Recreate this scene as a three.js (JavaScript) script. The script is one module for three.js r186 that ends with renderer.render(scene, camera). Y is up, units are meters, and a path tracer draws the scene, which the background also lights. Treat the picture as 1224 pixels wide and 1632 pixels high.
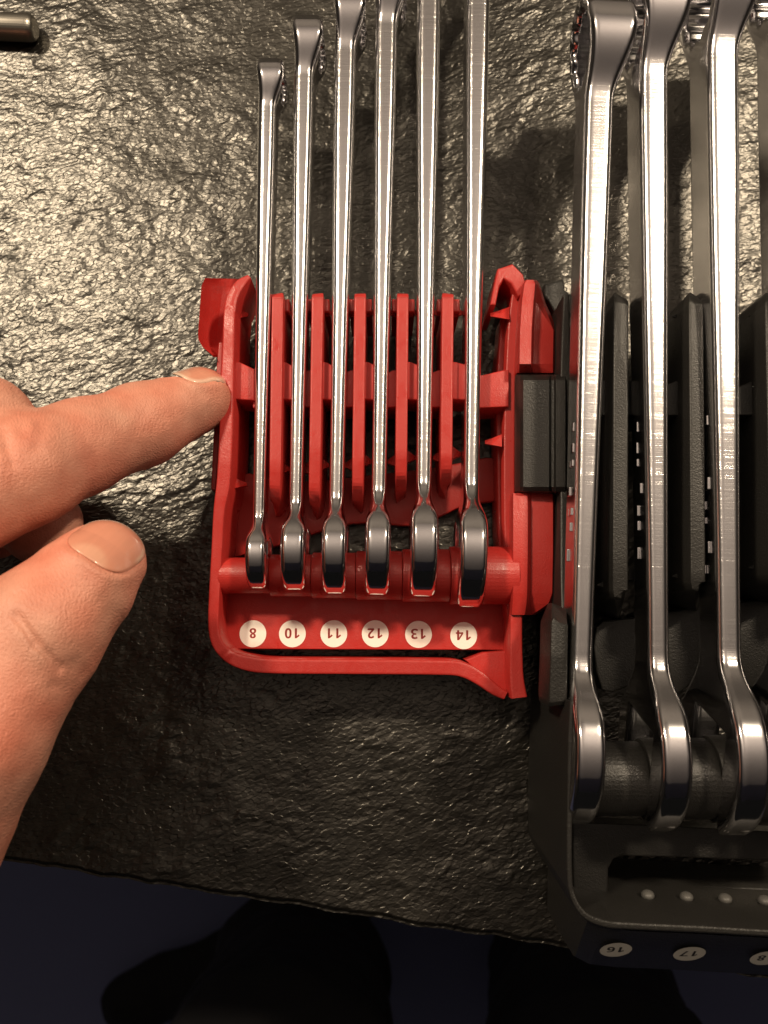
import * as THREE from 'three';
import { ImprovedNoise } from 'three/addons/math/ImprovedNoise.js';
import { RoundedBoxGeometry } from 'three/addons/geometries/RoundedBoxGeometry.js';
import { mergeGeometries, toCreasedNormals } from 'three/addons/utils/BufferGeometryUtils.js';

// ---------------------------------------------------------------- camera, lamps, exposure
const scene = new THREE.Scene();
scene.background = new THREE.Color().setRGB(0.006, 0.0055, 0.005);
const CAM_H = 0.24, TILT = 7 * Math.PI / 180, FOC = 1321;       // a phone held 24 cm above the slab
const camera = new THREE.PerspectiveCamera(2 * Math.atan(816 / FOC) * 180 / Math.PI, 0.75, 0.01, 20);
camera.position.set(0, CAM_H, 0);
const VIEW = new THREE.Vector3(0, -Math.cos(TILT), -Math.sin(TILT)), UPV = new THREE.Vector3(0, Math.sin(TILT), -Math.cos(TILT));
camera.up.copy(UPV);
camera.lookAt(camera.position.clone().add(VIEW));
camera.focus = 0.212; camera.userData.fStop = 20;
scene.add(camera);

const renderer = new THREE.WebGLRenderer({ antialias: true });
renderer.toneMapping = THREE.LinearToneMapping;
renderer.toneMappingExposure = 0.88;
renderer.shadowMap.enabled = true;
renderer.setSize(768, 1024);

const LAMPS = [[-0.41, 0.7, -0.43, 1.85], [0.40, 0.7, -0.43, 1.55]];
const LAMP_COLOR = new THREE.Color().setRGB(1, 0.815, 0.59);
const LAMP_R = 0.04;

// ---------------------------------------------------------------- small tools
const MM = 0.001;
let seed = 7;
const rnd = () => { seed = (seed * 1664525 + 1013904223) >>> 0; return seed / 4294967296; };
const noise = new ImprovedNoise();
const N3 = (x, y, z) => noise.noise(x, y, z);
const clamp = (x, a, b) => Math.min(b, Math.max(a, x));
const smooth = (a, b, x) => { const t = clamp((x - a) / (b - a), 0, 1); return t * t * (3 - 2 * t); };
// the place at height h (mm) above the slab that lies on a given sight line of the phone
function P(px, py, h) {
  const r = VIEW.clone().addScaledVector(UPV, -(py - 816) / FOC); r.x += (px - 612) / FOC;
  return camera.position.clone().addScaledVector(r, (h * MM - CAM_H) / r.y);
}
const perPixel = (px, py, h) => P(px, py, h).sub(camera.position).dot(VIEW) / FOC;   // metres

const taken = {};
function numbered(name) { const n = taken[name] = (taken[name] ?? -1) + 1; return n ? `${name}_${String(n).padStart(3, '0')}` : name; }
function thing(name, label, category, group, pos = [0, 0, 0]) {
  const o = new THREE.Group(); o.name = numbered(name); o.position.set(...pos); scene.add(o);
  o.userData = { label, category }; if (group) o.userData.group = group;
  return o;
}
function add(name, geometry, material, parent, label) {
  const m = new THREE.Mesh(geometry, material); m.name = parent === scene ? numbered(name) : name;
  m.castShadow = m.receiveShadow = true; parent.add(m);
  if (label) m.userData.label = label;
  return m;
}
function plain(g) {                                      // uv in metres from the plane each face looks along
  if (g.index) g = g.toNonIndexed();
  const p = g.attributes.position, n = g.attributes.normal, uv = new Float32Array(p.count * 2);
  for (let i = 0; i < p.count; i++) {
    const ax = Math.abs(n.getX(i)), ay = Math.abs(n.getY(i)), az = Math.abs(n.getZ(i));
    const u = ax > ay && ax > az ? p.getZ(i) : p.getX(i), v = ay >= ax && ay >= az ? p.getZ(i) : p.getY(i);
    uv[2 * i] = u; uv[2 * i + 1] = v;
  }
  g.setAttribute('uv', new THREE.BufferAttribute(uv, 2));
  return g;
}
function fromRings(rings, closedRing = true, caps = true, crease = 0.6) {
  const pos = [], idx = [], n = rings[0].length;
  for (const r of rings) for (const p of r) pos.push(p[0], p[1], p[2]);
  const m = closedRing ? n : n - 1;
  for (let i = 0; i + 1 < rings.length; i++) for (let j = 0; j < m; j++) {
    const a = i * n + j, b = i * n + (j + 1) % n, c = a + n, d = b + n;
    idx.push(a, c, b, b, c, d);
  }
  if (caps) for (const [k, flip] of [[0, 1], [rings.length - 1, 0]]) {
    const tri = THREE.ShapeUtils.triangulateShape(planar(rings[k]), []);
    for (const [a, b, c] of tri) flip ? idx.push(k * n + a, k * n + c, k * n + b) : idx.push(k * n + a, k * n + b, k * n + c);
  }
  const g = new THREE.BufferGeometry();
  g.setAttribute('position', new THREE.Float32BufferAttribute(pos, 3)); g.setIndex(idx);
  return plain(toCreasedNormals(g, crease));
}
function planar(ring) {                                  // ring seen along its own normal
  const v = ring.map((p) => new THREE.Vector3(...p)), c = v.reduce((s, p) => s.add(p), new THREE.Vector3()).divideScalar(v.length);
  const nrm = new THREE.Vector3();
  for (let i = 0; i < v.length; i++) nrm.add(v[i].clone().sub(c).cross(v[(i + 1) % v.length].clone().sub(c)));
  nrm.normalize();
  const e1 = v[0].clone().sub(c).normalize(), e2 = nrm.clone().cross(e1);
  return v.map((p) => new THREE.Vector2(p.clone().sub(c).dot(e1), p.clone().sub(c).dot(e2)));
}
// a wall swept along stations [px, py, half width in px, top mm, bottom mm] with rounded upper edges
function wall(stations, bevel = 0.6, steps = 6) {
  const S = stations.map(([px, py, hw, top, bot, lean = 0]) => { const p = P(px, py, top); return [p.x, p.z, hw * perPixel(px, py, top), top * MM, bot * MM, lean * MM]; });
  const cr = (k, i, t) => {
    const g = (j) => S[clamp(j, 0, S.length - 1)][k], a = g(i - 1), b = g(i), c = g(i + 1), d = g(i + 2);
    return 0.5 * (2 * b + (c - a) * t + (2 * a - 5 * b + 4 * c - d) * t * t + (3 * b - a - 3 * c + d) * t * t * t);
  };
  const rows = [];
  for (let i = 0; i + 1 < S.length; i++) for (let s = 0; s < steps; s++) rows.push([0, 1, 2, 3, 4, 5].map((k) => cr(k, i, s / steps)));
  rows.push(S[S.length - 1]);
  const rings = rows.map((r, i) => {
    const a = rows[Math.max(0, i - 1)], b = rows[Math.min(rows.length - 1, i + 1)], dx = b[0] - a[0], dz = b[1] - a[1], l = Math.hypot(dx, dz) || 1;
    const nx = -dz / l, nz = dx / l, w = r[2], top = r[3], bot = r[4], be = Math.min(bevel * MM, w * 0.8), ring = [];
    const put = (o, y) => { const e = o + r[5] * (top - y) / Math.max(1e-6, top - bot); ring.push([r[0] + nx * e, y, r[1] + nz * e]); };
    put(-w, bot);
    for (let k = 0; k <= 4; k++) put(-w + be - be * Math.cos(k * Math.PI / 8), top - be + be * Math.sin(k * Math.PI / 8));
    for (let k = 4; k >= 0; k--) put(w - be + be * Math.cos(k * Math.PI / 8), top - be + be * Math.sin(k * Math.PI / 8));
    put(w, bot);
    return ring;
  });
  return fromRings(rings, true, true, 0.7);
}
// an upright prism over an outline given at its top height
function prism(outline, top, bot, bevel = 0.4) {
  const pts = outline.map(([x, y]) => { const p = P(x, y, top); return new THREE.Vector2(p.x, -p.z); });
  const b = bevel * MM;
  const g = new THREE.ExtrudeGeometry(new THREE.Shape(pts), { depth: (top - bot) * MM - b, bevelEnabled: true, bevelThickness: b, bevelSize: b, bevelOffset: -b, bevelSegments: 3, curveSegments: 6 });
  g.rotateX(-Math.PI / 2); g.translate(0, bot * MM, 0);
  return plain(toCreasedNormals(g, 0.6));
}
// rows of [px, py, h]: a thick sheet through them
function sheet(rows, thick) {
  const top = rows.map((r) => r.map(([x, y, h]) => P(x, y, h).toArray()));
  const rings = top.map((r) => [...r, ...[...r].reverse().map(([x, y, z]) => [x, y - thick * MM, z])]);
  return fromRings(rings, true, true, 0.8);
}
const round = (p, n = 4) => {                            // Catmull-Rom through an outline
  const out = [], L = p.length;
  for (let i = 0; i < L; i++) for (let s = 0; s < n; s++) {
    const t = s / n, f = (k) => { const a = p[(i + L - 1) % L][k], b = p[i][k], c = p[(i + 1) % L][k], d = p[(i + 2) % L][k]; return 0.5 * (2 * b + (c - a) * t + (2 * a - 5 * b + 4 * c - d) * t * t + (3 * b - a - 3 * c + d) * t * t * t); };
    out.push([f(0), f(1)]);
  }
  return out;
};
function grey(w, h, f, repeatX, repeatY) {               // height or roughness map
  const d = new Uint8Array(w * h * 4);
  for (let y = 0; y < h; y++) for (let x = 0; x < w; x++) { const v = clamp(f(x, y), 0, 1) * 255; d.set([v, v, v, 255], 4 * (y * w + x)); }
  const t = new THREE.DataTexture(d, w, h); t.wrapS = t.wrapT = THREE.RepeatWrapping; t.magFilter = t.minFilter = THREE.LinearFilter;
  t.repeat.set(repeatX, repeatY); t.needsUpdate = true; return t;
}

// mesh of a distance field (millimetres), with vertices drawn onto the surface; surface nets on a grid of blocks
function meshField(f, lo, hi, cell) {
  const n = [0, 1, 2].map((k) => Math.ceil((hi[k] - lo[k]) / cell / 4) * 4 + 1), [nx, ny, nz] = n;
  const F = new Float32Array(nx * ny * nz), at = (i, j, k) => i + nx * (j + ny * k);
  for (let k = 0; k < nz; k += 4) for (let j = 0; j < ny; j += 4) for (let i = 0; i < nx; i += 4) {
    const d = f(lo[0] + (i + 1.5) * cell, lo[1] + (j + 1.5) * cell, lo[2] + (k + 1.5) * cell), far = Math.abs(d) > 6.5 * cell;
    for (let c = k; c < Math.min(nz, k + 4); c++) for (let b = j; b < Math.min(ny, j + 4); b++) for (let a = i; a < Math.min(nx, i + 4); a++)
      F[at(a, b, c)] = far ? d : f(lo[0] + a * cell, lo[1] + b * cell, lo[2] + c * cell);
  }
  const id = new Map(), pos = [], nor = [], idx = [], E = cell * 0.3;
  const corner = [[0, 0, 0], [1, 0, 0], [0, 1, 0], [1, 1, 0], [0, 0, 1], [1, 0, 1], [0, 1, 1], [1, 1, 1]];
  const edges = [[0, 1], [2, 3], [4, 5], [6, 7], [0, 2], [1, 3], [4, 6], [5, 7], [0, 4], [1, 5], [2, 6], [3, 7]];
  const grad = (p) => { const g = [f(p[0] + E, p[1], p[2]) - f(p[0] - E, p[1], p[2]), f(p[0], p[1] + E, p[2]) - f(p[0], p[1] - E, p[2]), f(p[0], p[1], p[2] + E) - f(p[0], p[1], p[2] - E)], l = Math.hypot(...g) || 1; return [g.map((x) => x / l), l / (2 * E)]; };
  for (let k = 0; k < nz - 1; k++) for (let j = 0; j < ny - 1; j++) for (let i = 0; i < nx - 1; i++) {
    const v = corner.map(([a, b, c]) => F[at(i + a, j + b, k + c)]);
    const s0 = v[0] < 0; let mixed = false; for (let q = 1; q < 8; q++) if ((v[q] < 0) !== s0) { mixed = true; break; }
    if (!mixed) continue;
    const p = [0, 0, 0]; let m = 0;
    for (const [a, b] of edges) if ((v[a] < 0) !== (v[b] < 0)) { const t = v[a] / (v[a] - v[b]); m++; for (let q = 0; q < 3; q++) p[q] += corner[a][q] + t * (corner[b][q] - corner[a][q]); }
    const w = [lo[0] + (i + p[0] / m) * cell, lo[1] + (j + p[1] / m) * cell, lo[2] + (k + p[2] / m) * cell];
    for (let it = 0; it < 2; it++) { const [g, l] = grad(w), d = clamp(f(...w) / Math.max(0.5, l), -cell * 0.5, cell * 0.5); for (let q = 0; q < 3; q++) w[q] -= g[q] * d; }
    id.set(at(i, j, k), pos.length / 3); pos.push(...w); nor.push(...grad(w)[0]);
  }
  const quad = (a, b, c, d, flip) => { const q = [a, b, c, d].map((x) => id.get(x)); if (q.some((x) => x === undefined)) return; flip ? idx.push(q[0], q[2], q[1], q[0], q[3], q[2]) : idx.push(q[0], q[1], q[2], q[0], q[2], q[3]); };
  for (let k = 1; k < nz - 1; k++) for (let j = 1; j < ny - 1; j++) for (let i = 1; i < nx - 1; i++) {
    const s = F[at(i, j, k)] < 0;
    if (s !== (F[at(i + 1, j, k)] < 0)) quad(at(i, j - 1, k - 1), at(i, j, k - 1), at(i, j, k), at(i, j - 1, k), !s);
    if (s !== (F[at(i, j + 1, k)] < 0)) quad(at(i - 1, j, k - 1), at(i - 1, j, k), at(i, j, k), at(i, j, k - 1), !s);
    if (s !== (F[at(i, j, k + 1)] < 0)) quad(at(i - 1, j - 1, k), at(i, j - 1, k), at(i, j, k), at(i - 1, j, k), !s);
  }
  return { pos, nor, idx };
}
function geometryOf(m, keep, uvOf, colorOf, scale = MM) {     // the triangles that keep() takes, in metres
  const map = new Map(), pos = [], nor = [], uv = [], col = [], idx = [];
  for (let t = 0; t < m.idx.length; t += 3) {
    const tri = [m.idx[t], m.idx[t + 1], m.idx[t + 2]];
    if (keep && !keep((m.pos[3 * tri[0] + 2] + m.pos[3 * tri[1] + 2] + m.pos[3 * tri[2] + 2]) / 3)) continue;
    for (const v of tri) {
      if (!map.has(v)) {
        map.set(v, pos.length / 3); const p = m.pos.slice(3 * v, 3 * v + 3);
        pos.push(p[0] * scale, p[1] * scale, p[2] * scale); nor.push(...m.nor.slice(3 * v, 3 * v + 3));
        uv.push(...(uvOf ? uvOf(p) : [p[0] * scale, p[2] * scale])); if (colorOf) col.push(...colorOf(p));
      }
      idx.push(map.get(v));
    }
  }
  const g = new THREE.BufferGeometry();
  g.setAttribute('position', new THREE.Float32BufferAttribute(pos, 3)); g.setAttribute('normal', new THREE.Float32BufferAttribute(nor, 3)); g.setAttribute('uv', new THREE.Float32BufferAttribute(uv, 2));
  if (colorOf) g.setAttribute('color', new THREE.Float32BufferAttribute(col, 3));
  g.setIndex(idx); return g;
}
const smin = (a, b, k) => { const h = Math.max(k - Math.abs(a - b), 0) / k; return Math.min(a, b) - h * h * k / 4; };
const smax = (a, b, k) => -smin(-a, -b, k);

// ---------------------------------------------------------------- materials
const lin = (r, g, b) => new THREE.Color().setRGB(r, g, b);
const grainMap = (s, rep) => grey(256, 256, (x, y) => 0.5 + 0.5 * Math.sin(x * 12.9898 + y * 78.233 + s + Math.sin(x * y * 0.37 + s) * 43.7) * 0.6 + 0.25 * N3(x / 5, y / 5, s), rep, rep);
const M = {
  red: new THREE.MeshPhysicalMaterial({ color: lin(0.46, 0.029, 0.024), roughness: 0.54, roughnessMap: grey(512, 512, (x, y) => 0.78 + 0.3 * N3(x / 40, y / 40, 3) + 0.25 * N3(x / 9, y / 14, 6), 1 / 0.08, 1 / 0.08), bumpMap: grainMap(1, 30), bumpScale: 0.00005 }),
  black: new THREE.MeshPhysicalMaterial({ color: lin(0.013, 0.0122, 0.0112), roughness: 0.46, bumpMap: grainMap(2, 30), bumpScale: 0.00009 }),
  polished: new THREE.MeshStandardMaterial({ color: lin(0.80, 0.79, 0.81), metalness: 1, roughness: 0.11 }),
  brushed: new THREE.MeshStandardMaterial({ color: lin(0.80, 0.79, 0.80), metalness: 1, roughness: 0.165, bumpScale: 0.000012,
    bumpMap: grey(2048, 32, (() => { const c = [], ph = []; for (let i = 0; i < 2048; i++) { c.push(rnd()); ph.push(rnd() * 6); } return (x, y) => 0.5 + (c[x] - 0.5) * (0.55 + 0.45 * Math.sin(y / 32 * 6.283 + ph[x])); })(), 1 / 0.05, 1 / 0.02) }),
  stud: new THREE.MeshStandardMaterial({ color: lin(0.085, 0.082, 0.078), roughness: 0.5 }),
  rod: new THREE.MeshStandardMaterial({ color: lin(0.34, 0.32, 0.28), metalness: 1, roughness: 0.36 }),
  nail: new THREE.MeshPhysicalMaterial({ vertexColors: true, roughness: 0.3, clearcoat: 1, clearcoatRoughness: 0.12 }),
};

// ---------------------------------------------------------------- room: floor, ceiling, lamps
{
  const floor = add('floor', new THREE.BoxGeometry(6, 0.1, 6), new THREE.MeshStandardMaterial({ color: lin(0.19, 0.22, 0.42), roughness: 0.8 }), scene);
  floor.position.set(0, -0.80, 0); floor.userData.kind = 'structure';
  const ceiling = add('ceiling', new THREE.BoxGeometry(6, 0.1, 6), new THREE.MeshStandardMaterial({ color: lin(0.5, 0.48, 0.49), roughness: 0.9 }), scene);
  ceiling.position.set(0, 1.80, 0); ceiling.userData.kind = 'structure';
  const plaster = new THREE.MeshStandardMaterial({ color: lin(0.10, 0.095, 0.095), roughness: 0.9 });
  const shelf = add('shelf', new RoundedBoxGeometry(2.6, 0.03, 1.80, 2, 0.004), new THREE.MeshStandardMaterial({ color: lin(0.19, 0.182, 0.195), roughness: 0.8 }), scene);
  shelf.position.set(0, 1.065, -0.10); shelf.userData = { label: 'wide pale shelf above the slab from which the lamps hang', category: 'shelf' };
  for (const [x, z, w, d] of [[0, -1.05, 6, 0.1], [-2.6, 0.2, 0.1, 5.5], [2.6, 0.2, 0.1, 5.5]]) { const wl = add('wall', new THREE.BoxGeometry(w, 2.5, d), plaster, scene); wl.position.set(x, 0.5, z); wl.userData.kind = 'structure'; }
  LAMPS.forEach(([x, y, z, power], i) => {
    const lamp = thing('pendant_lamp', i ? 'round glowing lamp hanging on the right above the slab' : 'round glowing lamp hanging on the left above the slab', 'lamp', 'lamps above the slab', [x, y, z]);
    const bulb = add('bulb', new THREE.SphereGeometry(LAMP_R, 32, 16), new THREE.MeshStandardMaterial({ color: 0x111111, emissive: LAMP_COLOR, emissiveIntensity: 30 }), lamp);
    bulb.castShadow = false;
    add('cord', new THREE.CylinderGeometry(0.003, 0.003, 1.05 - y - LAMP_R, 8).translate(0, (1.05 - y + LAMP_R) / 2, 0), M.black, lamp);
    const l = new THREE.PointLight(LAMP_COLOR, power, 0, 2); l.castShadow = true; l.shadow.radius = LAMP_R / 0.02; lamp.add(l);
  });
}

// ---------------------------------------------------------------- slab of rough black stone
{
  const a = P(0, 1372, 0), b = P(1224, 1562, 0), yaw = Math.atan2(-(b.z - a.z), b.x - a.x);
  const slab = new THREE.Group(); slab.name = 'stone_slab'; slab.position.set(a.x, 0, a.z); slab.rotation.y = yaw; scene.add(slab);
  slab.userData = { label: 'rough riven black stone slab that carries the tool racks', category: 'stone slab' };
  const ax = [], az = [];
  const axis = (out, lo, hi, d0, d1, fine, coarse) => { for (let t = lo; t < hi;) { out.push(t); t += t >= d0 - 1e-9 && t < d1 ? fine : coarse; } out.push(hi); };
  axis(ax, -0.5, 0.75, -0.04, 0.30, 0.00048, 0.02);
  axis(az, -0.75, 0.0, -0.37, 1, 0.00048, 0.02);
  const W = ax.length, H = az.length, pos = new Float32Array(W * H * 3), uv = new Float32Array(W * H * 2), col = new Float32Array(W * H * 3), idx = [];
  const hash = (i, j, k) => { let n = Math.imul(i, 374761393) ^ Math.imul(j, 668265263) ^ Math.imul(k, 1274126177); n = Math.imul(n ^ (n >>> 13), 1274126177); return ((n ^ (n >>> 16)) >>> 0) / 4294967296; };
  const chips = (u, v, size, k, slope, wrapX = 1e9, wrapY = 1e9) => {              // broken plates: each cell is a small tilted facet
    const X = u / (size * 1.5) + 0.4 * v / size, Y = v / size, ci = Math.floor(X), cj = Math.floor(Y);
    let d1 = 9, d2 = 9, h1 = 0, h2 = 0;
    for (let a = -1; a <= 1; a++) for (let b = -1; b <= 1; b++) {
      const I = ci + a, J = cj + b, i = ((I % wrapX) + wrapX) % wrapX, j = ((J % wrapY) + wrapY) % wrapY, px = I + hash(i, j, k), py = J + hash(i, j, k + 1), dx = X - px, dy = Y - py, d = dx * dx + dy * dy;
      if (d < d2) { const h = size * slope * ((hash(i, j, k + 2) - 0.5) * dx * 1.5 + (hash(i, j, k + 3) - 0.5) * dy) * 2 + size * 0.14 * hash(i, j, k + 4); if (d < d1) { d2 = d1; h2 = h1; d1 = d; h1 = h; } else { d2 = d; h2 = h; } }
    }
    const t = smooth(0, 0.22, Math.sqrt(d2) - Math.sqrt(d1)); return h1 * (0.5 + 0.5 * t) + h2 * (0.5 - 0.5 * t);
  };
  const relief = (x, z) => {                             // millimetres
    const u = x * 1000, v = z * 1000, wx = u + 0.5 * N3(u / 2, v / 2, 3), wz = v + 0.5 * N3(u / 2, v / 2, 9);
    const calm = 0.3 + 0.7 * smooth(-0.25, 0.25, N3(u / 16, v / 13, 41));
    return 0.8 * N3(u / 36, v / 30, 1) + 0.30 * N3(wx / 11, wz / 9, 4) + 0.10 * N3(wx / 4.5, wz / 3.6, 14) + calm * (0.16 * chips(wx, wz, 4.4, 5, 0.30) + 0.23 * chips(wx, wz, 2.1, 15, 0.34) + 0.03 * N3(wx / 0.9, wz / 0.8, 6));
  };
  for (let j = 0; j < H; j++) for (let i = 0; i < W; i++) {
    const k = j * W + i, x = ax[i], edge = az[j] > -0.003 ? 1 : 0, wob = 0.0009 * N3(x * 90, 5, 1) + 0.0003 * N3(x * 300, 5, 2);
    const z = az[j] + edge * wob, h = relief(x, z);
    pos[3 * k] = x; pos[3 * k + 1] = h * MM * 0.9 - (az[j] > -0.0012 ? 0.0008 : 0); pos[3 * k + 2] = z; uv[2 * k] = x; uv[2 * k + 1] = z;
    const mineral = 0.75 + 0.45 * N3(x * 210, z * 190, 21) + 0.35 * N3(x * 620, z * 560, 23), warm = 0.5 + 0.5 * N3(x * 60, z * 60, 31);
    const c = clamp(mineral, 0.25, 1.8) * 0.009; col.set([c * (1 + 0.10 * warm), c * 0.95, c * (0.84 - 0.08 * warm)], 3 * k);
  }
  for (let j = 0; j < H - 1; j++) for (let i = 0; i < W - 1; i++) { const q = j * W + i; idx.push(q, q + W, q + 1, q + 1, q + W, q + W + 1); }
  const g = new THREE.BufferGeometry();
  g.setAttribute('position', new THREE.BufferAttribute(pos, 3)); g.setAttribute('uv', new THREE.BufferAttribute(uv, 2)); g.setAttribute('color', new THREE.BufferAttribute(col, 3));
  g.setIndex(idx); g.computeVertexNormals();
  const stone = new THREE.MeshPhysicalMaterial({ vertexColors: true, roughness: 0.33, ior: 1.78, specularColor: lin(1, 0.96, 0.88), bumpScale: 0.0003,
    bumpMap: grey(1024, 1024, (x, y) => 0.5 + 0.9 * (chips(x * 0.096 * 1.0, y * 0.096, 1.024, 71, 0.30, 64, 96) + 0.45 * chips(x * 0.096, y * 0.096, 0.512, 81, 0.30, 128, 192)), 1 / 0.0983, 1 / 0.0983) });
  const top = add('riven_top', g, stone, slab);
  // broken front edge and body
  const E = [], L = 420;
  for (let i = 0; i <= L; i++) { const x = -0.5 + 1.25 * i / L, row = []; for (let k = 0; k <= 12; k++) { const d = k / 12 * 0.03; row.push([x, -d - 0.0003, k === 0 ? 0.0009 * N3(x * 90, 5, 1) - 0.002 : 0.0009 * N3(x * 90, 5, 1) - 0.003 + 0.0022 * N3(x * 70, d * 160, 8) + 0.001 * N3(x * 260, d * 500, 4)]); } row.push([x, -0.03, -0.75], [x, -0.006, -0.75], [x, -0.006, -0.008]); E.push(row); }
  const body = fromRings(E, true, true, 0.5);
  add('broken_edge', body, new THREE.MeshPhysicalMaterial({ color: lin(0.010, 0.0095, 0.009), roughness: 0.7 }), slab);
}

// ---------------------------------------------------------------- combination wrenches
// A: shank top behind the ring, B: shank top before the head, ry / cy: picture heights of ring and head centres
function wrench(label, group, { s, A, B, ry, cy, t, T, tall, R, ringR, ringT, marks }) {
  const a = P(...A), b = P(...B), zAx = b.clone().sub(a).normalize(), xAx = new THREE.Vector3(0, 1, 0).cross(zAx).normalize(), yAx = zAx.clone().cross(xAx);
  const along = (py, h) => P(B[0], py, h).sub(b).dot(zAx) / MM;
  const zh = along(cy, B[2]), zr = along(ry, A[2]), hh = tall / 2, ht = t / 2, lean = 0;
  const mouth = 15 * Math.PI / 180, cm = Math.cos(mouth), sm = Math.sin(mouth);
  const neckH = zh - R * 1.15, neckR = zr + ringR * 1.15;
  const centre = (z) => { const q = neckR + 6 - z; return q > 0 ? lean * q * q / (q + 6) : 0; };
  const field = (x, y, z) => {
    const yy = y - hh;
    const taper = 0.10 * tall * smooth(zr, zh, z) ;
    let d = Math.max(Math.abs(yy) - hh + taper * 0.5, zr - z, z - zh);
    const dz = z - zh, disc = Math.hypot(dz, yy) - R;
    d = smin(d, disc, R * 0.34);
    const u = dz * cm - yy * sm, v = dz * sm + yy * cm, slot = Math.max(Math.abs(v) - s / 2, -(u + s * 0.42));   // mouth tipped down
    d = smax(d, -slot, 0.8);
    const rz = z - zr, rr = Math.hypot(rz, yy), ang = Math.atan2(yy, rz);
    d = smin(d, rr - ringR, ringR * 0.6);
    d = smax(d, -(rr - s * 0.555 - s * 0.028 * Math.cos(12 * ang)), 0.5);
    const base = ht * (1.2 - (s > 15 ? 0.34 : 0.44) * smooth(neckR, neckH - R * 0.2, z)), kh = smooth(zh - R * (s > 15 ? 1.3 : 0.95), zh - R * 0.4, z), kr = 1 - smooth(neckR - ringR * 1.35, neckR + ringR * 0.25, z);
    const wide = base + (T / 2 - base) * kh + (ringT * 0.58 - base) * kr;
    const e = Math.abs(x - kr * (0.17 * ringT + 0.13 * (z - zr))) - wide, r = Math.min(1.9 - 0.25 * kh, wide * (0.86 - 0.3 * kh)), p = d + r, q = e + r;
    return (Math.min(Math.max(p, q), 0) + Math.hypot(Math.max(p, 0), Math.max(q, 0)) - r) * 0.95;
  };
  const m = meshField(field, [-ringT * 0.58 - 2, hh - Math.max(R, ringR) - 2, zr - ringR - 2], [ringT * 0.58 + 2, hh + Math.max(R, ringR) + 2, zh + R + 2], 0.6);
  const o = thing('combination_wrench', label, 'wrench', group);
  o.quaternion.setFromRotationMatrix(new THREE.Matrix4().makeBasis(xAx, yAx, zAx));
  o.position.copy(b).addScaledVector(yAx, -tall * MM);
  const uv = (p) => [p[2] * MM, (p[0] + p[1]) * MM];
  add('shank', geometryOf(m, (z) => z >= neckR && z < neckH, uv), M.brushed, o);
  add('ring_end', geometryOf(m, (z) => z < neckR, uv), M.polished, o);
  add('open_end', geometryOf(m, (z) => z >= neckH, uv), M.polished, o);
  if (marks) {                                            // raised stamping along the left flank
    const gs = [];
    for (let i = 0; i < marks; i++) {
      const z = zh - R * 1.3 - 18 - i * 5.2 - (i % 3 === 2 ? 1.5 : 0), w = 1.4 + 1.6 * rnd();
      for (const dy of [-1.2, 1.2]) if (rnd() < 0.55) gs.push(new RoundedBoxGeometry(0.5 * MM, (1.2 + rnd()) * MM, w * MM, 2, 0.15 * MM).translate((-ht * 0.94 - 0.05) * MM, (hh + dy) * MM, z * MM));
    }
    add('raised_stamping', mergeGeometries(gs), M.polished, o);
  }
  return o;
}
const TOPR = 30;
const redSet = 'chrome wrenches standing in the red tray', bigSet = 'larger chrome wrenches standing in the black holder';
[
  ['smallest chrome wrench, leftmost in the red tray above the number 8 sticker', 8, [424, 190], [412, 770], 118, 884, 4.1, 5.2, 9.2, 8.8, 6.6, 6.8],
  ['slim chrome wrench in the red tray above the number 10 sticker', 10, [483, 150], [471, 770], 56, 875, 4.5, 6.2, 10.2, 10.7, 8, 7.6],
  ['third chrome wrench from the left in the red tray, above sticker 11', 11, [549, 120], [536, 770], 10, 875, 4.9, 6.3, 10.8, 11.7, 8.6, 8],
  ['chrome wrench over the middle of the red tray, above sticker 12', 12, [615, 100], [604, 770], -35, 871, 5.0, 6.4, 11.2, 12.7, 9.3, 8.4],
  ['chrome wrench second from the right in the red tray, above sticker 13', 13, [683, 100], [676, 765], -80, 867, 5.2, 6.9, 12, 13.8, 10, 8.8],
  ['rightmost chrome wrench of the red tray, above the number 14 sticker', 14, [762, 100], [753, 740], -125, 877, 5.3, 6.9, 13, 14.9, 10.8, 9.2],
].forEach(([label, s, A, B, ry, cy, t, T, tall, R, ringR, ringT]) => wrench(label, redSet, { s, A: [...A, TOPR], B: [...B, TOPR], ry, cy, t, T, tall, R, ringR, ringT }));
[
  ['leftmost large chrome wrench of the black holder, beside the black hinge clip', 16, [957, 150, 48], [932, 980, 46], 52, 1200, 6.1, 6.8, 13, 17, 12.2, 10.5],
  ['second large chrome wrench from the left in the black holder', 17, [1045, 150, 48], [1053, 980, 46], 8, 1205, 5.9, 6.9, 14, 18, 13, 10.8],
  ['third large chrome wrench from the left in the black holder', 18, [1156, 120, 48], [1167, 970, 46], -32, 1205, 6.6, 7.3, 15, 19, 13.8, 11],
  ['rightmost chrome wrench of the black holder, mostly cut off by the picture edge', 19, [1272, 120, 48], [1285, 960, 46], -72, 1208, 6.8, 8.2, 15, 20, 14.6, 11.4],
].forEach(([label, s, A, B, ry, cy, t, T, tall, R, ringR, ringT]) => wrench(label, bigSet, { s, A, B, ry, cy, t, T, tall, R, ringR, ringT, marks: 8 }));

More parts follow.
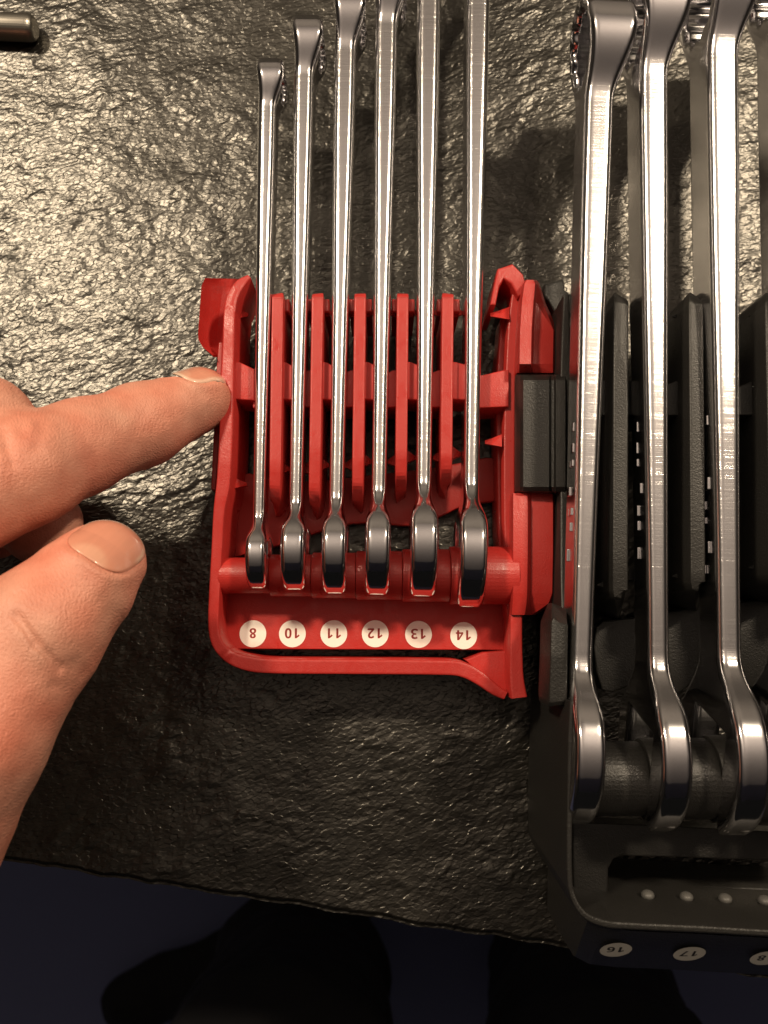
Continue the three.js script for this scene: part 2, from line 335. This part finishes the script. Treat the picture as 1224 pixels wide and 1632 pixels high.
// ---------------------------------------------------------------- number stickers (flat print)
function sticker(text, ink, paper, w) {
  const c = document.createElement('canvas'); c.width = c.height = 160; const x = c.getContext('2d');
  x.fillStyle = paper; x.fillRect(0, 0, 160, 160); x.fillStyle = ink; x.textAlign = 'center'; x.textBaseline = 'middle';
  x.font = 'bold 82px sans-serif'; const step = 50;
  [...text].forEach((ch, i) => x.fillText(ch, 80 + (i - (text.length - 1) / 2) * step, 84));
  const t = new THREE.CanvasTexture(c); t.colorSpace = THREE.SRGBColorSpace;
  return new THREE.MeshStandardMaterial({ map: t, roughness: 0.5, color: lin(w, w, w) });
}
function disc(r) { return new THREE.CircleGeometry(r, 48).rotateX(-Math.PI / 2).rotateY(Math.PI); }
const pale = new THREE.MeshStandardMaterial({ color: lin(0.7, 0.66, 0.6), roughness: 0.6 });

// ---------------------------------------------------------------- red tray
{
  const tray = thing('wrench_tray', 'red plastic wrench tray with six numbered white stickers, touched by the finger', 'tool tray');
  add('outer_wall', wall([[397, 440, 4, 27, 12], [384, 450, 8, 28, 8], [372, 468, 9.5, 28, 6], [366, 492, 10, 28, 4], [364, 545, 10, 28, 3], [362, 610, 11, 28, 3], [360, 690, 11.5, 28, 3], [356, 765, 11.5, 28, 3], [349, 812, 9.5, 27, 3], [345, 880, 9, 26, 3], [341, 950, 9, 25, 3],
    [340, 1000, 9, 24, 3], [347, 1027, 9.5, 23.5, 3], [366, 1047, 10.5, 23, 3], [396, 1058, 12, 22.5, 3], [440, 1062, 12, 22, 3], [560, 1063, 12, 22, 3], [690, 1064, 12, 22, 3], [735, 1067, 12, 22, 3], [764, 1081, 11, 22, 3], [788, 1099, 9, 22, 3], [806, 1109, 7, 22, 3]], 0.7), M.red, tray);
  add('side_ledge', wall([[352, 546, 4, 21, 2], [349, 600, 5, 21, 2], [345, 690, 5, 21, 2], [340, 780, 4, 20, 2]], 0.5), M.red, tray);
  const ear = [];
  for (let i = 0; i <= 10; i++) { const v = i / 10, row = [], y = 443 + v * 122; for (let j = 0; j <= 8; j++) { const u = j / 8, cut = v > 0.75 ? 24 * ((v - 0.75) / 0.25) ** 2 : v < 0.06 ? 5 * (1 - v / 0.06) : 0; const x = 392 - 22 * v - (70 - 22 * v * 0.6 - cut) * u; row.push([x, y + 2 * (1 - u), 15 + 9 * u * u - 6 * Math.sin(v * 3.1) * u * (1 - u)]); } ear.push(row); }
  add('pull_tab', sheet(ear, 2.2), M.red, tray);

  const ribs = [[442, 438], [506, 501], [574, 570], [642, 639], [714, 711]], ends = [792, 796, 788, 772, 762];
  ribs.forEach(([x0, x1], i) => {
    const e = ends[i], at = (y) => x0 + (x1 - x0) * (y - 470) / 320;
    add('divider', wall([[at(468), 468, 9, 26, 6], [at(474), 474, 9.5, 28, 4], [at(490), 490, 9.5, 28, 4], [at(640), 640, 9.5, 28, 4], [at(e - 40), e - 40, 9.5, 28, 4], [at(e - 8), e - 8, 9, 26.5, 4], [at(e + 12), e + 12, 8.5, 20, 4], [at(e + 24), e + 24, 8, 9, 3]], 0.5, 4), M.red, tray);
    add('divider_foot', prism([[at(480) - 17, 476], [at(480) + 19, 476], [at(480) + 19, 497], [at(480) - 17, 497]], 23, 3, 0.6), M.red, tray);
  });
  // the bar across the slots, a facet on either side of each wrench
  const xs = [376, ...ribs.map((r) => r[0] - 1), 816], L = [];
  for (let i = 0; i < 6; i++) {
    const a = xs[i] + (i ? 9 : 0), b = xs[i + 1] - 9, mid = a + (b - a) * 0.5;
    add('cross_bar', prism([[a - 3, 576], [a + 6, 577], [mid + 1, 588], [mid + 1, 638], [a - 3, 636]], 25, 12, 0.3), M.red, tray);
    add('cross_bar', prism([[mid - 1, 599], [b - 6, 590], [b + 4, 589], [b + 4, 648], [mid - 1, 650]], 23.5, 10, 0.3), M.red, tray);
  }
  // pointed spring tabs out of the divider flanks
  const tab = (x, y, w, dir, h = 21) => add('spring_tab', fromRings([[[x, y - 11], [x, y + 9], [x, y + 12]], [[x + dir * w * 0.5, y - 5], [x + dir * w * 0.5, y + 6], [x + dir * w * 0.5, y + 8]], [[x + dir * w * 0.9, y - 1], [x + dir * w * 0.9, y + 4], [x + dir * w * 0.9, y + 6]]].map((r) => { const q = r.map(([a, b], k) => P(a, b, h - (k === 2 ? 9 : k === 0 ? 1.5 : 0)).toArray()); return dir > 0 ? q : q.reverse(); }), true, true, 0.2), M.red, tray);
  ribs.forEach(([x0, x1], i) => { for (const d of [-1, 1]) { tab(x0 + d * 9, 497, 16, d); tab(x1 + d * 9 + 1, 752 - i * 6 - (d > 0 ? 6 : 0), 15, d); } });
  tab(372, 500, 26, 1); tab(368, 770, 28, 1); tab(812, 500, 34, -1, 23); tab(800, 703, 30, -1, 23);
  add('floor_panel', prism(round([[372, 760], [470, 768], [600, 756], [700, 744], [800, 730], [806, 790], [740, 806], [700, 824], [650, 838], [600, 834], [540, 838], [470, 862], [400, 880], [360, 880]], 3), 7, 4, 0.4), M.red, tray);
  // stepped post that the jaws sit on
  const post = new THREE.Group(); post.name = 'post'; tray.add(post);
  const cyl = P(582, 917, 21), segs = [[352, 432, 4.7], [432, 498, 5.5], [498, 568, 6.0], [568, 641, 6.4], [641, 716, 6.9], [716, 822, 7.6]];
  segs.forEach(([x0, x1, r]) => {
    const a = P(x0, 917, 21).x, b = P(x1, 917, 21).x, w = b - a, e = 0.35 * MM, R = r * MM;
    const prof = [[0, 0], [R - e, 0], [R - e * 0.3, e * 0.3], [R, e], [R, w - e], [R - e * 0.3, w - e * 0.3], [R - e, w], [0, w]].map(([q, h]) => new THREE.Vector2(q, h));
    const g = plain(toCreasedNormals(new THREE.LatheGeometry(prof, 48).rotateZ(-Math.PI / 2), 0.5)); g.translate(a, cyl.y, cyl.z);
    add('post_step', g, M.red, post);
  });
  add('label_plate', prism([[357, 925], [812, 930], [808, 1036], [366, 1034], [356, 1018]], 13, 9, 0.3), M.red, tray);
  [['8', 403, 1010], ['10', 466, 1010], ['11', 532, 1010], ['12', 598, 1010], ['13', 667, 1011], ['14', 739, 1013]].forEach(([n, x, y]) => {
    const p = P(x, y, 13.1), s = add('number_sticker', disc(21.3 * perPixel(x, y, 13)), sticker(n, '#8e1c1a', '#fffaf0', 0.93), tray, `round white sticker printed ${n} in red`);
    s.position.copy(p);
  });
  // right side: inner wall, the sleeves of the hinge, fin
  add('inner_wall', wall([[822, 470, 6, 22, 3], [818, 520, 8, 22, 3], [814, 600, 8, 22, 3], [812, 700, 9, 22, 3], [812, 800, 9, 22, 3], [814, 900, 9, 22, 3], [818, 985, 9, 22, 3]], 0.5), M.red, tray);
  add('inner_wall', prism([[799, 505], [827, 478], [827, 985], [808, 985], [794, 850], [790, 620]], 15, 3, 0.5), M.red, tray);
  const sleeve = (rows) => fromRings(rows.map(([y, xs2, hs]) => { const top = xs2.map((x, k) => P(x, y, hs[k]).toArray()); const l = top[0], r = top[top.length - 1]; return [[l[0], 5 * MM, l[2]], ...top, [r[0], 5 * MM, r[2]]].reverse(); }), true, true, 0.45);
  add('hinge_sleeve', sleeve([[446, [838, 840, 850, 852, 854, 855], [27, 29, 29, 27, 26, 24]], [452, [833, 836, 853, 856, 858, 860], [27, 29.5, 29.5, 27, 26, 23]], [482, [829, 832, 850, 854, 866, 869], [27, 29.5, 29.5, 26, 24, 21]], [526, [826, 829, 847, 851, 882, 889], [27, 29.5, 29.5, 25.5, 24, 20]], [580, [825, 828, 846, 850, 881, 889], [27, 29.5, 29.5, 25.5, 24, 20]], [594, [824, 827, 845, 850, 881, 889], [24, 25, 25, 24, 23, 20]]]), M.red, tray);
  add('hinge_sleeve', sleeve([[786, [816, 818, 840, 846, 880, 888], [25, 27, 27, 25, 24.5, 20]], [800, [815, 818, 841, 847, 881, 888], [26, 28, 28, 25.5, 25, 20]], [880, [815, 818, 841, 847, 881, 888], [26, 28, 28, 25.5, 25, 20]], [945, [814, 818, 840, 846, 880, 888], [26, 28, 28, 25.5, 25, 20]], [962, [813, 817, 839, 845, 874, 884], [25, 27, 27, 24.5, 24, 20]], [980, [812, 816, 836, 840, 848, 853], [24, 26, 26, 24, 22, 19]]]), M.red, tray);
  add('corner_fin', wall([[823, 972, 10, 25, 3], [823, 1000, 10, 25, 3], [823, 1040, 10.5, 25, 3], [824, 1080, 11.5, 25, 3], [828, 1112, 13, 25, 3]], 0.6), M.red, tray);
  add('corner_web', prism([[742, 1052], [770, 1040], [818, 1036], [820, 1104], [806, 1106], [786, 1093], [764, 1074]], 16, 3, 0.4), M.red, tray);
  add('back_tooth', prism([[793, 428], [817, 420], [834, 437], [843, 470], [826, 472], [815, 452], [803, 444], [796, 456], [790, 486], [781, 486]], 25, 5, 0.6), M.red, tray);
}

// ---------------------------------------------------------------- black holder
{
  const h = thing('wrench_holder', 'large black plastic wrench holder at the right edge with the hinge clip', 'tool holder');
  // hinge clip gripping the red tray
  const clip = (rows) => fromRings(rows.map(([y, xs2, hs]) => { const top = xs2.map((x, k) => P(x, y, hs[k]).toArray()); const l = top[0], r = top[top.length - 1]; return [[l[0], 4 * MM, l[2]], ...top, [r[0], 4 * MM, r[2]]].reverse(); }), true, true, 0.5);
  const cx = [820, 823, 829, 834, 875, 879, 883, 886, 901, 905, 907], ch = [22, 26, 29, 30, 30, 29.2, 29.6, 31, 31, 29, 25];
  add('hinge_clip', clip([[597, cx.map((x) => x * 0.98 + 17), ch.map((v) => v - 3)], [600, cx, ch.map((v) => v - 1)], [606, cx, ch], [690, cx, ch], [776, cx, ch], [783, cx, ch.map((v) => v - 1)], [786, cx.map((x) => x * 0.98 + 17), ch.map((v) => v - 3)]]), M.black, h);
  add('outer_wall', wall([[913, 1118, 5, 50, 2, 3], [910, 1180, 5, 50, 2, 3], [908, 1300, 5, 50, 1, 3], [908, 1390, 5, 50, 1, 3], [913, 1430, 5, 50, 1, 3], [932, 1459, 5.5, 50, 1, 5], [965, 1473, 6, 50, 1, 9], [1010, 1477, 6, 50, 1, 14], [1120, 1482, 6, 50, 1, 16], [1224, 1488, 6, 50, 1, 16], [1420, 1498, 6, 50, 1, 16]].map((s) => [...s.slice(0, 5), 0]), 0.9), M.black, h);
  // sloping front with the stickers
  const slope = [[940, 1466], [965, 1479], [1010, 1484], [1120, 1489], [1224, 1495], [1420, 1505]], A = slope.map(([x, y]) => P(x, y, 49).toArray());
  const down = (p, dy, dz) => [p[0] - (dz > 0 ? 0.0004 : 0), p[1] - dy * MM, p[2] + dz * MM];
  add('front_face', fromRings(A.map((p) => [p, down(p, 0.8, 0.6), down(p, 14, 13), down(p, 16, 13.6), down(p, 47, 13.8), down(p, 47, 0)].reverse()), true, true, 0.5), M.black, h);
  [['16', 983, 1501], ['17', 1101, 1511], ['18', 1224, 1518]].forEach(([n, x, y]) => {
    const q = P(x, y, 43);
    let k = 1; while (k < 4 && A[k + 1][0] < q.x) k++;
    const zTop = A[k][2] + (A[k + 1][2] - A[k][2]) * ((q.x - A[k][0]) / (A[k + 1][0] - A[k][0]));
    const dy = 7.2, dz = 0.6 + (dy - 0.8) * 12.4 / 13.2, s = add('number_sticker', disc(3.6 * MM), sticker(n, '#2a2623', '#f4efe6', 0.5), h, `round white sticker printed ${n} in black`);
    s.position.set(q.x, 49 * MM - dy * MM, zTop + dz * MM); s.rotation.x = Math.atan2(13.2, 12.4);
    s.position.y += 0.25 * MM * Math.cos(s.rotation.x); s.position.z += 0.25 * MM * Math.sin(s.rotation.x);
  });
  add('corner_post', wall([[892, 966, 13, 38, 33], [892, 992, 14, 45, 33], [892, 1000, 14, 46, 33], [891, 1050, 14, 46, 33], [890, 1108, 15, 46, 33], [890, 1124, 15, 45, 33]], 0.7), M.black, h);
  add('side_wall', wall([[903, 470, 5, 34, 2], [902, 600, 9, 30, 2], [902, 800, 9, 30, 2], [904, 960, 10, 34, 2], [912, 1120, 8, 40, 2]], 0.6), M.black, h);
  add('side_wall_block', prism([[868, 452], [898, 444], [901, 462], [912, 470], [912, 500], [886, 500], [868, 470]], 18, 2, 0.8), M.black, h);
  add('end_plate', prism([[912, 1310], [1060, 1316], [1420, 1336], [1420, 1378], [1224, 1372], [1060, 1366], [992, 1364], [978, 1370], [970, 1384], [969, 1425], [914, 1422]], 30, 24, 0.5), M.black, h);
  add('lower_shelf', prism([[912, 1408], [1420, 1420], [1420, 1496], [1010, 1478], [950, 1470], [912, 1440]], 22, 12, 0.4), M.black, h);
  for (const x of [1034, 1096, 1158, 1221, 1284]) { const p = P(x, 1471 + (x - 1034) * 0.052, 50); add('stud', new THREE.SphereGeometry(1.55 * MM, 24, 16).scale(1, 1.15, 0.75).translate(p.x * 207.5 / 190, 32.5 * MM, p.z - 0.2 * MM), M.stud, h); }
  const pv = P(1020, 1240, 38);
  [[905, 1020, 8.4], [1020, 1128, 9.2], [1128, 1250, 9.8], [1250, 1420, 10.3]].forEach(([x0, x1, r]) => {
    const a = P(x0, 1240, 38).x, b = P(x1, 1240, 38).x, w = b - a, e = 0.5 * MM, R = r * MM;
    const prof = [[0, 0], [R - e, 0], [R - e * 0.3, e * 0.3], [R, e], [R, w - e], [R - e * 0.3, w - e * 0.3], [R - e, w], [0, w]].map(([q, y]) => new THREE.Vector2(q, y));
    const g = plain(toCreasedNormals(new THREE.LatheGeometry(prof, 48).rotateZ(-Math.PI / 2), 0.5)); g.translate(a, pv.y, pv.z);
    add('post_step', g, M.black, h);
  });
  [[990, 989], [1110, 1113], [1232, 1240], [1360, 1370]].forEach(([x0, x1], i) => {
    const e = 920 - i * 12;
    add('divider', wall([[x0, 472, 12, 36, 4], [x0, 480, 12.5, 40, 4], [x0, 520, 12.5, 41, 4], [(x0 + x1) / 2, 700, 12.5, 41, 4], [x1, e, 12.5, 41, 4], [x1, e + 25, 12, 38, 4], [x1, e + 48, 11, 24, 4], [x1, e + 58, 10, 8, 3]], 0.7, 4), M.black, h);
    for (const [y, d, w] of [[502, -1, 26], [502, 1, 26], [930 - i * 14, -1, 26], [916 - i * 14, 1, 26]]) {
      const x = x0 + d * 13, r = [[[x, y - 12], [x, y + 9], [x, y + 12]], [[x + d * w * 0.5, y - 5], [x + d * w * 0.5, y + 6], [x + d * w * 0.5, y + 8]], [[x + d * w, y + 2], [x + d * w, y + 3], [x + d * w, y + 4]]].map((q) => { const z = q.map(([a, b], k) => P(a, b, 32 - (k === 2 ? 6 : 0)).toArray()); return d > 0 ? z : z.reverse(); });
      add('spring_tab', fromRings(r, true, true, 0.2), M.black, h);
    }
    add('cross_bar', prism([[x0 - 60, 618], [x0 - 30, 606], [x0 + 30, 606], [x0 + 58, 618], [x0 + 58, 662], [x0 - 60, 662]], 33, 14, 0.4), M.black, h);
  });
  add('floor_panel', prism(round([[950, 1000], [1010, 985], [1150, 962], [1300, 950], [1420, 950], [1420, 1095], [1330, 1060], [1230, 1100], [1130, 1078], [1070, 1110], [1020, 1090], [960, 1100]], 3), 12, 8, 0.4), M.black, h);
  // worn raised strokes on the floor of the holder
  for (const [x, y, w2, l] of [[1018, 1040, 1.6, 24], [1027, 1040, 1.6, 28], [1134, 1036, 1.6, 22], [1141, 1030, 1.8, 34]]) add('raised_stroke', prism([[x - w2, y - l / 2], [x + w2, y - l / 2], [x + w2, y + l / 2], [x - w2, y + l / 2]], 13.0, 11.9, 0.15), M.stud, h);
}

// ---------------------------------------------------------------- metal rod at the far left
{
  const a = P(-140, 36, 4.2), b = P(58, 45, 4.2), r = 20.5 * perPixel(50, 45, 4.2), d = b.clone().sub(a), len = d.length();
  const prof = [[0, 0], [r, 0], [r, len - r * 0.6]]; for (let k = 1; k <= 8; k++) prof.push([r * (1 - 0.55 * (1 - Math.cos(k * Math.PI / 16))) * (k === 8 ? 0.999 : 1), len - r * 0.6 + r * 0.6 * Math.sin(k * Math.PI / 16)]); prof.push([0, len + 0.02 * r]);
  const g = new THREE.LatheGeometry(prof.map(([q, y]) => new THREE.Vector2(q, y)), 40);
  const rod = add('metal_rod', toCreasedNormals(g, 0.6), M.rod, scene);
  rod.position.copy(a); rod.quaternion.setFromUnitVectors(new THREE.Vector3(0, 1, 0), d.normalize());
  rod.userData = { label: 'round ended dark metal rod lying on the stone in the far left corner', category: 'rod' };
}

// ---------------------------------------------------------------- person: left hand, and dark trousers below the slab
{
  const person = thing('person', 'left hand pointing with its index finger at the red tray, thumb below', 'person');
  const mm = (px, py, h) => P(px, py, h).divideScalar(MM);
  const J = {
    iT: mm(318, 637, 27), iD: mm(225, 678, 37), iM: mm(130, 712, 48), iP: mm(38, 748, 60), iK: mm(-190, 850, 78),
    tT: mm(166, 896, 60), tN: mm(130, 935, 64), tI: mm(66, 1002, 68), tB: mm(-60, 1180, 74), tW: mm(-230, 1500, 70),
    mK: mm(-250, 760, 82), mP: mm(-28, 680, 56), mD: mm(0, 772, 34), mT: mm(66, 836, 42),
    rK: mm(-320, 690, 78), rP: mm(-110, 650, 48), rD: mm(-70, 760, 26), rT: mm(-10, 840, 32),
    lK: mm(-370, 640, 72), lP: mm(-200, 640, 44), lD: mm(-150, 740, 26), lT: mm(-90, 810, 32),
    wr: mm(-520, 1250, 74), fa: mm(-900, 1900, 80),
  };
  const bones = [
    ['iT', 'iD', 8.3, 10.0], ['iD', 'iM', 10.0, 10.7], ['iM', 'iP', 10.7, 12.2], ['iP', 'iK', 12.2, 14],
    ['tT', 'tN', 8.9, 10.6], ['tN', 'tI', 10.6, 13.0], ['tI', 'tB', 13.0, 15.5], ['tB', 'tW', 15.5, 20],
    ['mK', 'mP', 13.5, 11], ['mP', 'mD', 11, 9.5], ['mD', 'mT', 10, 9.6],
    ['rK', 'rP', 13, 10.5], ['rP', 'rD', 10.5, 9], ['rD', 'rT', 9, 8.2],
    ['lK', 'lP', 12, 9.2], ['lP', 'lD', 9.2, 8], ['lD', 'lT', 8, 7.4],
    ['iK', 'wr', 16, 22], ['mK', 'wr', 16, 24], ['rK', 'wr', 15, 22], ['lK', 'wr', 14, 20], ['tW', 'wr', 20, 24], ['wr', 'fa', 25, 34],
  ].map(([a, b, r0, r1]) => { const A = J[a], B = J[b], d = B.clone().sub(A); return [A.x, A.y, A.z, d.x, d.y, d.z, d.lengthSq(), r0, r1 - r0, a[0]]; });
  const bone = (b, x, y, z) => { const px = x - b[0], py = y - b[1], pz = z - b[2], t = clamp((px * b[3] + py * b[4] + pz * b[5]) / b[6], 0, 1); return Math.hypot(px - t * b[3], py - t * b[4], pz - t * b[5]) - b[7] - b[8] * t; };
  const chains = ['i', 't', 'm', 'r', 'l'].map((c) => bones.filter((b, k) => b[9] === c && k < 17)), palm = bones.slice(17);
  const raw = (x, y, z) => {
    let d = 1e9;
    for (const b of palm) d = smin(d, bone(b, x, y, z), 9);
    for (const c of chains) { let e = 1e9; for (const b of c) e = smin(e, bone(b, x, y, z), 3); d = smin(d, e, 2.2); }
    return d;
  };
  // nails: centre, along the finger, outward
  const frame = (c, along, out, L, W) => { const a = along.clone().normalize(), n = out.clone().addScaledVector(a, -out.dot(a)).normalize(), w = a.clone().cross(n); return { c, a, n, w, L, W }; };
  const V = (x, y, z) => new THREE.Vector3(x, y, z);
  const iAxis = J.iT.clone().sub(J.iD), tAxis = J.tT.clone().sub(J.tN);
  const nails = [
    frame(J.iT.clone().addScaledVector(iAxis.clone().normalize(), 1.2), iAxis, V(0.05, 0.62, -0.9), 6.4, 5.6),
    frame(J.tT.clone().addScaledVector(tAxis.clone().normalize(), 0.6), tAxis, V(0.05, 1, 0.02), 7.4, 7.4),
  ];
  const local = (f, x, y, z) => { const X = x - f.c.x, Y = y - f.c.y, Z = z - f.c.z; return [X * f.a.x + Y * f.a.y + Z * f.a.z, X * f.w.x + Y * f.w.y + Z * f.w.z, X * f.n.x + Y * f.n.y + Z * f.n.z]; };
  const rho = (f, u, v) => Math.pow(Math.pow(Math.abs(u / f.L), 3) + Math.pow(Math.abs(v / f.W), 3), 1 / 3);
  const onRay = (px, py, h) => { const p = mm(px, py, h), d = p.clone().sub(camera.position.clone().divideScalar(MM)).normalize(); let t = -45; for (let k = 0; k < 60; k++) { const q = p.clone().addScaledVector(d, t), e = raw(q.x, q.y, q.z); if (e < 0.02) return q; t += e * 0.9; } return p; };
  const crease = [[[26, 980], [58, 1026], 0.9, 0.8], [[58, 1026], [96, 1066], 0.8, 0.8], [[86, 1092], [120, 1120], 0.25, 0.9], [[4, 684], [12, 712], 0.5, 1.0], [[12, 712], [20, 738], 0.45, 1.0], [[66, 672], [60, 712], 0.28, 1.4], [[36, 668], [34, 690], 0.2, 1.0], [[236, 640], [226, 668], 0.10, 1.2], [[120, 1056], [130, 1074], 0.3, 1.6]]
    .map(([a, b, depth, wide]) => { const A = onRay(a[0], a[1], 66), B = onRay(b[0], b[1], 66), d = B.clone().sub(A); return [A.x, A.y, A.z, d.x, d.y, d.z, d.lengthSq(), depth, wide]; });
  const skin = (x, y, z) => {
    let d = raw(x, y, z);
    if (d > 4 || d < -4) return d;
    for (const f of nails) {
      const [u, v, t] = local(f, x, y, z);
      if (t < 0 || Math.abs(u) > f.L * 1.6 || Math.abs(v) > f.W * 1.6) continue;
      const q = rho(f, u, v), side = smooth(0.9, 0.2, u / f.L);
      d += 0.35 * smooth(1.02, 0.85, q) - 0.38 * side * Math.exp(-(((q - 1.14) / 0.12) ** 2));
    }
    for (const c of crease) { const px = x - c[0], py = y - c[1], pz = z - c[2], t = clamp((px * c[3] + py * c[4] + pz * c[5]) / c[6], 0, 1), e = Math.hypot(px - t * c[3], py - t * c[4], pz - t * c[5]); if (e < 4) d += c[7] * Math.exp(-((e / c[8]) ** 2)); }
    d -= 0.28 * N3(x / 9, y / 9, z / 9) + 0.10 * N3(x / 3.2, y / 3.2, z / 3.2);
    return d;
  };
  const B = Object.values(J), lo = ['x', 'y', 'z'].map((k) => Math.max(k === 'x' ? -260 : k === 'z' ? -60 : 0, Math.min(...B.map((p) => p[k])) - 40)), hi = ['x', 'y', 'z'].map((k) => Math.min(k === 'z' ? 190 : 1e9, Math.max(...B.map((p) => p[k])) + 24));
  lo[1] = Math.max(6, lo[1]);
  const hand = meshField(skin, lo, hi, 0.85);
  const tone = (p) => {
    const a = N3(p[0] / 13, p[1] / 13, p[2] / 13), b = N3(p[0] / 4.5 + 9, p[1] / 4.5, p[2] / 4.5), c = N3(p[0] / 1.4, p[1] / 1.4, p[2] / 1.4 + 5), s = 1 + 0.10 * a + 0.08 * b + 0.07 * c, q = 0.5 + 0.5 * N3(p[0] / 22 + 3, p[1] / 22, p[2] / 22 + 8);
    return [0.63 * s, 0.275 * (s - 0.22 * a + 0.10 * b - 0.12 * q), 0.192 * (s - 0.26 * a + 0.12 * b - 0.16 * q)];
  };
  const pore = grey(1024, 1024, (x, y) => 0.5 + 0.34 * N3(x / 7, y / 16, 2) + 0.30 * N3((x + y) / 9, (x - y) / 16, 5) + 0.24 * N3((x - y) / 9, (x + y) / 16, 9) + 0.2 * N3(x / 2.6, y / 2.6, 7), 1 / 0.05, 1 / 0.05);
  const skinM = new THREE.MeshPhysicalMaterial({ vertexColors: true, roughness: 0.5, bumpMap: pore, bumpScale: 0.00014, sheen: 0.25, sheenColor: lin(0.9, 0.4, 0.25), sheenRoughness: 0.6 });
  const handMesh = add('hand', geometryOf(hand, null, (p) => [(-0.8 * p[0] + 0.58 * p[2]) * MM, (0.58 * p[0] + 0.8 * p[2] - 0.5 * p[1]) * MM], tone), skinM, person);
  for (const f of nails) {
    const shape = (x, y, z) => { const [u, v, t] = local(f, x, y, z); const q = (rho(f, u, v) - 0.97) * Math.min(f.L, f.W), s = Math.abs(raw(x, y, z) + 0.02) - 0.32; return t < 0 ? Math.max(q, s, -t) : smax(q, s, 0.35); };
    const c = f.c, r = 14, nm = meshField(shape, [c.x - r, c.y - r, c.z - r], [c.x + r, c.y + r, c.z + r], 0.36);
    add('fingernail', geometryOf(nm, null, null, (p) => { const [u, v] = local(f, ...p), q = rho(f, u, v), e = f.L < 7 ? smooth(0.78, 0.9, q) : smooth(0.84, 0.92, q) * smooth(-0.1, 0.25, u / f.L), l = smooth(0.35, 0.1, Math.hypot((u + f.L) / f.L, v / f.W * 0.9) - 0.28), k = 1 + 0.05 * N3(v * 1.8, u * 0.2, 3); return [(0.64 + 0.1 * e + 0.05 * l) * k, (0.27 + 0.2 * e + 0.08 * l) * k, (0.18 + 0.17 * e + 0.06 * l) * k]; }), M.nail, handMesh);
  }
  // trousers: two dark legs far below
  const T = (px, py, h) => P(px, py, h).divideScalar(MM);
const legs = [[T(440, 1760, -260), T(478, 1560, -480), 74, 64], [T(478, 1560, -480), T(490, 1490, -690), 64, 66], [T(470, 1510, -705), T(210, 1590, -722), 46, 30], [T(960, 1800, -260), T(925, 1580, -480), 74, 68], [T(925, 1580, -480), T(880, 1540, -690), 68, 66]].map(([a, b, r0, r1]) => { const d = b.clone().sub(a); return [a.x, a.y, a.z, d.x, d.y, d.z, d.lengthSq(), r0, r1 - r0]; });
  const cloth = (x, y, z) => { let d = 1e9; for (const b of legs) d = smin(d, bone(b, x, y, z), 30); return d - 7 * N3(x / 60, y / 45, z / 60) - 3 * N3(x / 22, y / 22, z / 22); };
  const box = [[1e9, 1e9, 1e9], [-1e9, -1e9, -1e9]];
  for (const b of legs) for (const t of [0, 1]) for (let k = 0; k < 3; k++) { const q = b[k] + t * b[3 + k], r = b[7] + 20; box[0][k] = Math.min(box[0][k], q - r); box[1][k] = Math.max(box[1][k], q + r); }
  add('trousers', geometryOf(meshField(cloth, box[0], box[1], 8), null), new THREE.MeshStandardMaterial({ color: lin(0.014, 0.014, 0.017), roughness: 0.95 }), person, 'dark trousers of the person below the slab edge');
}

renderer.render(scene, camera);
